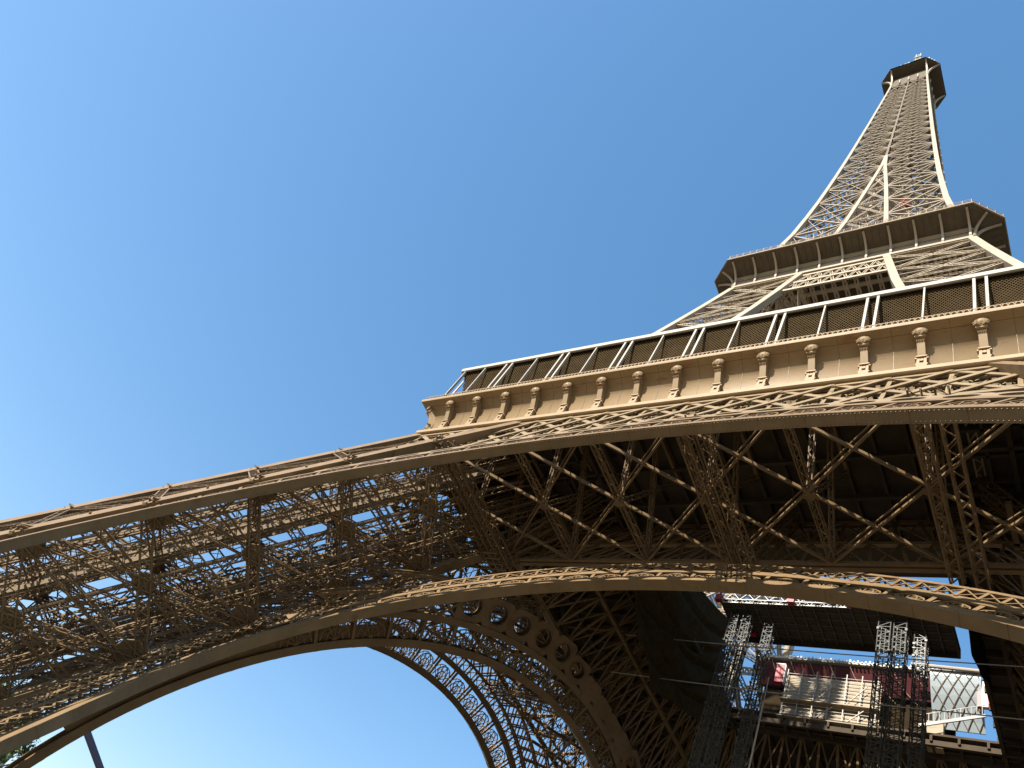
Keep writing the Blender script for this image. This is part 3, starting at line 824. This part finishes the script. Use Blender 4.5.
dome = MB(); dome.tube([(0, 0, 280.2), (0, 0, 283), (0, 0, 284.5), (0, 0, 285.3)], [3.2, 3.1, 2.0, .6], 12); dome.build('cupola', 'upper', top)

# ================================================================== WORKS IN THE CENTRAL OPENING
# suspended working platform
wp = empty('working_platform', (1.5, -1.9, 57))
tag(wp, 'dark gridded working platform slung across the opening with a silver edge truss', 'work platform')
m = MB(); m.box(-11.3, 11.1, -2.9, 3.0, 0.25, .45)
m.build('deck_panel', 'deck', wp)
m = MB()
for i in range(19): x = -11.2 + 22.2 * i / 18; m.beam((x, -2.9, .12), (x, 3.0, .12), .10, .22)
for y in (-2.6, -1.6, -.6, .4, 1.4, 2.4): m.beam((-11.2, y, .2), (11.0, y, .2), .08, .12)
m.build('underframe', 'darksteel', wp)
m = MB(); m.lattice((-11.3, -3.1, .35), (2.5, -3.1, .35), .5, .9, (0, 0, 1), .8, .09, .06); m.beam((-11.3, -3.5, 1.1), (-2.5, -3.5, .95), .2, .35); m.build('edge_truss', 'white', wp)
m = MB(); m.box(-11.3, 11.1, 3.0, 3.15, -.5, .6); m.box(11.0, 11.15, -3, 3.1, -.5, .6); m.build('toe_board', 'deck', wp)
for (x, y) in ((-11.2, -3.3), (-3.3, -3.35), (2.5, -3.4), (-9.0, 2.0), (8.2, 1.8)):
    m = MB(); m.box(x - .35, x + .35, y - .3, y + .3, -.35, .35); m.tube([(x, y - .1, .35), (x, y + .1, .7)], .18, 8); m.build('winch', 'red', wp)
# scaffold masts
def mast(x, y, w, z0, z1, name, label, mt='steel', tilt=0):
    r = empty(name, (x, y, z0)); tag(r, label, 'scaffold mast', 'scaffold masts under the working platform')
    L = z1 - z0; a, b = MB(), MB()
    for i in (-1, 1):
        for j in (-1, 1): a.tube([(i * w / 2, j * w / 2, 0), (i * w / 2, j * w / 2, L)], .055, 6)
    a.build('standard', mt, r)
    n = int(L / .6)
    for k in range(n):
        z = k * L / n; z2 = (k + 1) * L / n
        for (p, q) in (((-1, -1), (1, -1)), ((1, -1), (1, 1)), ((1, 1), (-1, 1)), ((-1, 1), (-1, -1))):
            b.beam((p[0] * w / 2, p[1] * w / 2, z), (q[0] * w / 2, q[1] * w / 2, z), .05)
            f = k % 2
            b.beam((p[0] * w / 2, p[1] * w / 2, z if f else z2), (q[0] * w / 2, q[1] * w / 2, z2 if f else z), .045)
    rn = random.Random(int(x * 10))
    for k in range(int(L * 1.6)):
        z = rn.uniform(0, L - 1); a_, b_ = rn.choice([-1, 1]), rn.choice([-1, 1]); b.box(a_ * w / 2 - .11, a_ * w / 2 + .11, b_ * w / 2 - .11, b_ * w / 2 + .11, z, z + rn.uniform(.12, .3))
    for q in (-.3, 0, .3): b.beam((q * w, q * w * .6, 0), (q * w, q * w * .6, L), .07)
    b.build('cross_brace', mt, r)
    m = MB(); m.box(-w * .7, w * .7, -w * .7, w * .7, 0, .12); m.build('base_plate', mt, r)
mast(-8.3, -3.0, .85, 0, 57, 'scaffold_mast', 'leftmost bright silver lattice mast rising to the dark platform')
mast(-6.9, -3.0, .85, 0, 57, 'scaffold_mast', 'silver lattice mast paired right beside the leftmost mast')
mast(-4.6, -2.4, .9, 0, 56, 'scaffold_mast', 'slimmer silver mast just right of the leftmost pair')
mast(6.9, -3.0, 1.1, 0, 57, 'scaffold_mast', 'leftmost silver mast of the dense right-hand cluster')
mast(8.3, -3.0, 1.1, 0, 57, 'scaffold_mast', 'second mast of the dense right-hand cluster, in its middle')
mast(9.9, -2.2, 1.0, 0, 56, 'scaffold_mast', 'rightmost silver mast of the dense right-hand cluster', 'darksteel')
m = MB(); m.tube([(-3.3, -3, 46), (-3.3, -3, 0)], .09, 8); m.tube([(-3.3, -3, 46), (-3.3, -3, 49)], .05, 6)
tag(m.build('steel_prop', 'white'), 'thin pale steel pole right of the silver masts', 'pole')

# lit scaffold and red pavilion behind the opening (far side)
sc = empty('scaffold', (-3, 14.6, 57)); tag(sc, 'sunlit cream scaffold boarding with pale tubes on the far edge of the floor', 'scaffold')
m = MB(); m.box(-5.6, 5.4, .5, .7, -.8, 6.2); m.build('boarding', 'cream', sc)
m = MB()
for i in range(7): x = -5.4 + i * 1.75; m.beam((x, 0, -.8), (x, 0, 6.7), .11); m.beam((x, .45, -.8), (x, .45, 5.6), .09)
for k in range(15): m.beam((-5.5, 0, -.6 + k * .48), (5.4, 0, -.6 + k * .48), .055)
for x in (-2, 1.5): m.beam((x, -.1, 2.0), (x + 2.5, -.1, 5.2), .09); m.beam((x, -.1, -.5), (x + 2.5, -.1, 2), .09)
m.build('scaffold_tube', 'roof', sc)
m = MB(); m.box(-5.7, 5.5, -.5, .5, 2.1, 2.2); m.box(-5.7, 5.5, -.5, .5, -.3, -.2); m.build('board', 'cream', sc)

def slab_mesh(pts, ext): mm = MB(); mm.poly(pts, ext); return mm
pv = empty('pavilion', (0, 18, 57)); tag(pv, 'dark red glass-fronted pavilion above the cream scaffold with a pale roof', 'pavilion')
slab_mesh([(-12.5, -1.4, 5.6), (9.5, -1.4, 5.6), (9.5, -2.8, 8.2), (-12.5, -2.8, 8.2)], (0, 1.0, .3)).build('facade', 'redglass', pv)
slab_mesh([(-13, -3.2, 8.5), (10, -3.2, 8.5), (10, 8, 9.6), (-13, 8, 9.6)], (0, 0, .35)).build('roof', 'roof', pv)
m = MB()
for i in range(9):
    x = -11 + i * 2.4
    m.tube([(x, -2.95, 8.4), (x + .5, -2.4, 7.3), (x + 1.3, -1.9, 6.2), (x + 2.6, -1.2, 5.0)], .045, 5)
m.build('mullion', 'cream', pv)
m = MB()
for i in range(40): x = -9 + i * .45; m.box(x, x + .22, -3.6, -3.4, 8.5, 8.62 + (i * 7 % 5) * .05)
m.build('roof_edge', 'white', pv)
m = MB(); m.box(-12, 9.5, -.9, .2, 0, 5.6); m.build('wall', 'darkin', pv)
# glazed canopy to the right
cp = empty('glass_canopy', (12.2, 15, 57)); tag(cp, 'pale glazed canopy with diamond glazing bars right of the red pavilion', 'canopy')
m = MB(); secs = []
for q in range(9):
    t = q / 8; y = 1.4 - 2.6 * sin(t * pi / 2); z = 2.2 + 5.8 * (t ** .9); secs.append([V((-4.6, y, z)), V((.4, y, z)), V((.4, y + .12, z)), V((-4.6, y + .12, z)), V((-4.6, y, z))])
m.sweep(secs); m.quad(*secs[0][:4]); m.quad(*secs[-1][:4]); m.build('glazing', 'glass', cp)
m = MB()
for i in range(-4, 6):
    for d in (1, -1):
        pts = []
        for q in range(9):
            t = q / 8; x = -4.6 + i * 1.1 + (t * 3.4 if d > 0 else 3.4 - t * 3.4); y = 1.4 - 2.6 * sin(t * pi / 2) - .08; z = 2.2 + 5.8 * (t ** .9)
            if -4.6 <= x <= .4: pts.append((x, y, z))
        if len(pts) > 1: m.tube(pts, .04, 4)
m.build('glazing_bar', 'iron', cp)
m = MB(); m.tube([(-6.5, -1.5, 8.2), (.6, -1.5, 8.0)], .22, 8); m.build('head_beam', 'roof', cp)
m = MB(); m.beam((-5.5, -1.5, .2), (.8, -1.5, 2.4), .15, .35)
for i in range(12): x = -5 + i * .5; zb_ = .2 + (x + 5.5) * .35; m.beam((x, -1.5, zb_), (x, -1.5, zb_ + 1.3), .06)
m.beam((-5.5, -1.5, 1.5), (.8, -1.5, 3.7), .08); m.build('stair_rail', 'darksteel', cp)
m = MB(); m.box(-5, -3.4, .2, 1.2, -1, 2.2); m.build('base_panel', 'cream', cp)
hb = empty('hoarding_box', (13.1, 14.2, 61)); tag(hb, 'red and white upright panel beside the glazed canopy', 'hoarding')
m = MB(); m.box(-.55, 0, 0, .5, 0, 3.4); m.build('white_panel', 'white', hb)
m = MB(); m.box(.01, .75, 0, .5, 0, 3.3); m.box(-.95, -.56, .05, .5, 0, 3.2); m.build('red_panel', 'red', hb)
hb2 = empty('hoarding_box', (-9.3, 14.2, 61)); tag(hb2, 'small bright red hoist box left of the pavilion among the masts', 'hoist box')
m = MB(); m.box(-.5, .5, 0, .6, .4, 3.0); m.build('red_panel', 'red', hb2)
m = MB(); m.box(-.6, .6, -.05, .65, 3.0, 3.15); m.box(.55, .65, 0, .6, .4, 3.0); m.build('trim', 'white', hb2)

# nettings
def sheet(name, f, nu, nv, mt, th=.05):
    mm = MB(); P_ = [[V(f(i / nu, j / nv)) for j in range(nv + 1)] for i in range(nu + 1)]
    k = nv + 1
    for off in (0, th):
        for r in P_:
            for p in r: mm.v.append((p.x + off, p.y, p.z))
    T = (nu + 1) * k
    for i in range(nu):
        for j in range(nv):
            a = i * k + j; mm.f.append((a, a + 1, a + k + 1, a + k)); mm.f.append((T + a, T + a + k, T + a + k + 1, T + a + 1))
    for i in range(nu):
        for j in (0, nv): a = i * k + j; mm.f.append((a, a + k, T + a + k, T + a))
    for j in range(nv):
        for i in (0, nu): a = i * k + j; mm.f.append((a, a + 1, T + a + 1, T + a))
    return mm.build(name, mt, smooth=True)
def netL(u, v):
    # debris netting hung in deep folds under the left edge of the opening: u along y, v downwards
    y = (-19.5 + 12.0 * v ** 1.3) * (1 - u) + (7.0 + 1.2 * sin(v * pi)) * u
    z = 57.6 + 6.0 * u ** 2 - v * (14.5 - 1.5 * sin(u * pi))
    x = -12.6 - 1.5 * sin(v * pi) * (0.4 + .6 * abs(sin(u * pi * 2 + .5))) - .16 * sin(u * 34 + v * 5) * v - .5 * abs(sin(v * 7 + 1.8 * sin(u * 3.1)))
    for v0, a_ in ((.10, .22), (.22, .30), (.42, .22), (.55, .30), (.74, .2)):
        vk = v0 + a_ * (1 - (2 * u - 1) ** 2) * .6 + .04 * sin(u * 5 + v0 * 20)
        x -= .55 * max(0, 1 - abs(v - vk) / .045)
    return (x, y, z)
nl = sheet('safety_net', netL, 110, 120, 'net'); tag(nl, 'grey debris netting sagging in folds at the left edge of the opening', 'netting')
def netR(u, v):
    # lower edge rises towards the far side; the sheet goes up from it behind the arch
    y = -9.5 + 33 * u
    T_ = [(-9.5, 54.5), (-8.7, 52.3), (-6.0, 51.2), (-2, 52.4), (2, 54.7), (8, 58.0), (12, 61), (18, 65), (30, 72)]
    zb = lerp(T_, y)
    return (14.6 + .9 * v + .2 * sin(u * 40 + v * 6) * (.3 + v) , y, zb + 13 * v)
nr = sheet('safety_net', netR, 70, 30, 'blacknet'); tag(nr, 'black netting curtain closing the right side of the opening', 'netting')
# wire ropes across
m = MB(); pts = [(-19.5 + 40.5 * q / 14, -5, 51.2 - .3 * sin(pi * q / 14)) for q in range(15)]; m.tube(pts, .055, 5)
tag(m.build('wire_rope', 'wire'), 'upper of two pale wire ropes stretched across the opening', 'cable', 'wire ropes across the opening')
m = MB(); pts = [(-19.5 + 40.5 * q / 14, -5, 46.1 - .25 * sin(pi * q / 14)) for q in range(15)]; m.tube(pts, .055, 5)
tag(m.build('wire_rope', 'wire'), 'lower of two pale wire ropes stretched across the opening', 'cable', 'wire ropes across the opening')

# ================================================================== BEYOND THE LEFT ARCH
def tree(x, y, h, r, label, seed, leafm='leaf', nleaf=5200):
    rnd = random.Random(seed); t = empty('tree', (x, y, 0)); tag(t, label, 'tree', 'trees beyond the left pillar')
    m = MB(); m.tube([(0, 0, 0), (.1, 0, h * .25), (-.1, .1, h * .5), (.1, 0, h * .8)], [h * .028, h * .022, h * .016, h * .005], 8)
    cl = []
    for k in range(26):
        a = rnd.uniform(0, 2 * pi); zf = rnd.uniform(.3, .97); rr = r * sqrt(max(.05, 1 - ((zf - .62) / .42) ** 2)) * rnd.uniform(.35, 1)
        c = V((cos(a) * rr, sin(a) * rr, h * zf)); cl.append((c, rnd.uniform(.16, .30) * r))
        s0 = V((0, 0, h * min(zf * .75, .75))); m.tube([s0, s0.lerp(c, .5) + V((0, 0, .3)), c], [h * .008, h * .005, h * .002], 5)
    m.build('trunk', 'bark', t)
    lf = MB()
    for k in range(nleaf):
        c, cr = rnd.choice(cl); d = V((rnd.gauss(0, 1), rnd.gauss(0, 1), rnd.gauss(0, .8))); d = d.normalized() * cr * rnd.uniform(.3, 1.25)
        p = c + d; s_ = rnd.uniform(.14, .30); a = V((rnd.gauss(0, 1), rnd.gauss(0, 1), rnd.gauss(0, 1))).normalized() * s_; b = a.cross(V((rnd.gauss(0, 1), rnd.gauss(0, 1), rnd.gauss(0, 1)))).normalized() * s_ * .7
        lf.quad(p - a, p - b, p + a, p + b)
    lf.build('crown', leafm, t)
tree(-104, -18, 23.2, 6.0, 'broad green tree low at the left behind the pillar foot', 1)
tree(-100, -27, 22.5, 6.5, 'darker green tree at the far left edge of the picture', 2)
tree(-112, -9, 22.0, 5.0, 'smaller green tree just left of the cream building', 3, 'leaf2')
tree(-116, 12, 24.2, 5.5, 'tree whose sparse top twigs show right of the slanting boom', 5, 'leaf2', 2600)
tree(-93, -38, 18, 6.0, 'low green tree hidden mostly by the iron pillar', 6)
bl = empty('stone_building', (-158, 4, 0)); bl.scale = (1, 1, .93); tag(bl, 'cream stone apartment building with grey mansard roof low on the left', 'building')
m = MB(); m.box(-8, 8, -13, 5, 0, 25); m.build('wall', 'stone', bl)
m = MB(); m.box(-8.4, 8.4, -13.4, 5.4, 24.4, 24.9); m.box(-8.3, 8.3, -13.3, 5.3, 20.6, 20.9); m.build('cornice', 'stone', bl)
m = MB(); m.sweep([[V((sx * a, (sy * b) - 4, z)) for a, b, z in ((8.2, 9.2, 24.9), (6.6, 7.6, 28.2), (0.5, .5, 29.0))] for sx, sy in ((-1, -1), (1, -1), (1, 1), (-1, 1))], closed=True); rfb = m.build('roof', 'stone', bl)
for yy in (-11, -4, 3):
    m = MB(); m.box(3, 4.2, yy - 1, yy + 1, 26, 30.6); [m.tube([(3.6, yy + q, 30.6), (3.6, yy + q, 31.4)], .2, 6) for q in (-.6, 0, .6)]; m.build('chimney', 'stone', rfb)
for fl in range(7):
    for i in range(6):
        m = MB(); y = -11.6 + i * 3; z = 2.2 + fl * 3.2
        m.box(8.0, 8.12, y - .65, y - .5, z - .1, z + 2.1); m.box(8.0, 8.12, y + .5, y + .65, z - .1, z + 2.1); m.box(8.0, 8.15, y - .75, y + .75, z + 2.1, z + 2.3); m.box(8.0, 8.2, y - .75, y + .75, z - .25, z - .1)
        w_ = m.build('window', 'stone', bl); m = MB(); m.box(8.0, 8.04, y - .5, y + .5, z - .1, z + 2.1); m.build('pane', 'pane', w_)
# crane with long slanting boom
cr = empty('mobile_crane', (-80, 62, 0)); tag(cr, 'crane whose thin dusky boom slants down across the sky under the left arch', 'crane')
def hitpt(u, v, dist):
    d = Rm @ V(((u - 512) / 735.2734, -(v - 384) / 735.2734, -1)); d /= hypot(d.x, d.y); return V((23.143, -66.2066, 1.6)) + d * dist
P1 = hitpt(88, 735, 130); P2 = hitpt(100, 768, 134)
d = (P2 - P1).normalized(); tb_ = (1.5 - P1.z) / d.z if d.z < 0 else 60
base = P1 + d * tb_; tip = P1 - d * 4
cr.location = (base.x, base.y, 0); off = V((base.x, base.y, 0))
m = MB(); m.beam(base - off, tip - off, .75, .75); m.beam(base - off, base.lerp(tip, .4) - off, 1.0, 1.0); m.build('boom', 'purple', cr)
m = MB(); m.box(-4, 4, -1.3, 1.3, .8, 1.6); m.box(-4, -2, -1.2, 1.2, 1.6, 3.0); m.box(-.8, 1.4, -1.1, 1.1, 1.6, 2.8); m.build('chassis', 'white', cr)
for x in (-3, -1, 1.5, 3):
    for y in (-1.2, 1.2):
        m = MB(); m.tube([(x, y - .2, .55), (x, y + .2, .55)], .55, 14); m.build('wheel', 'black', cr)
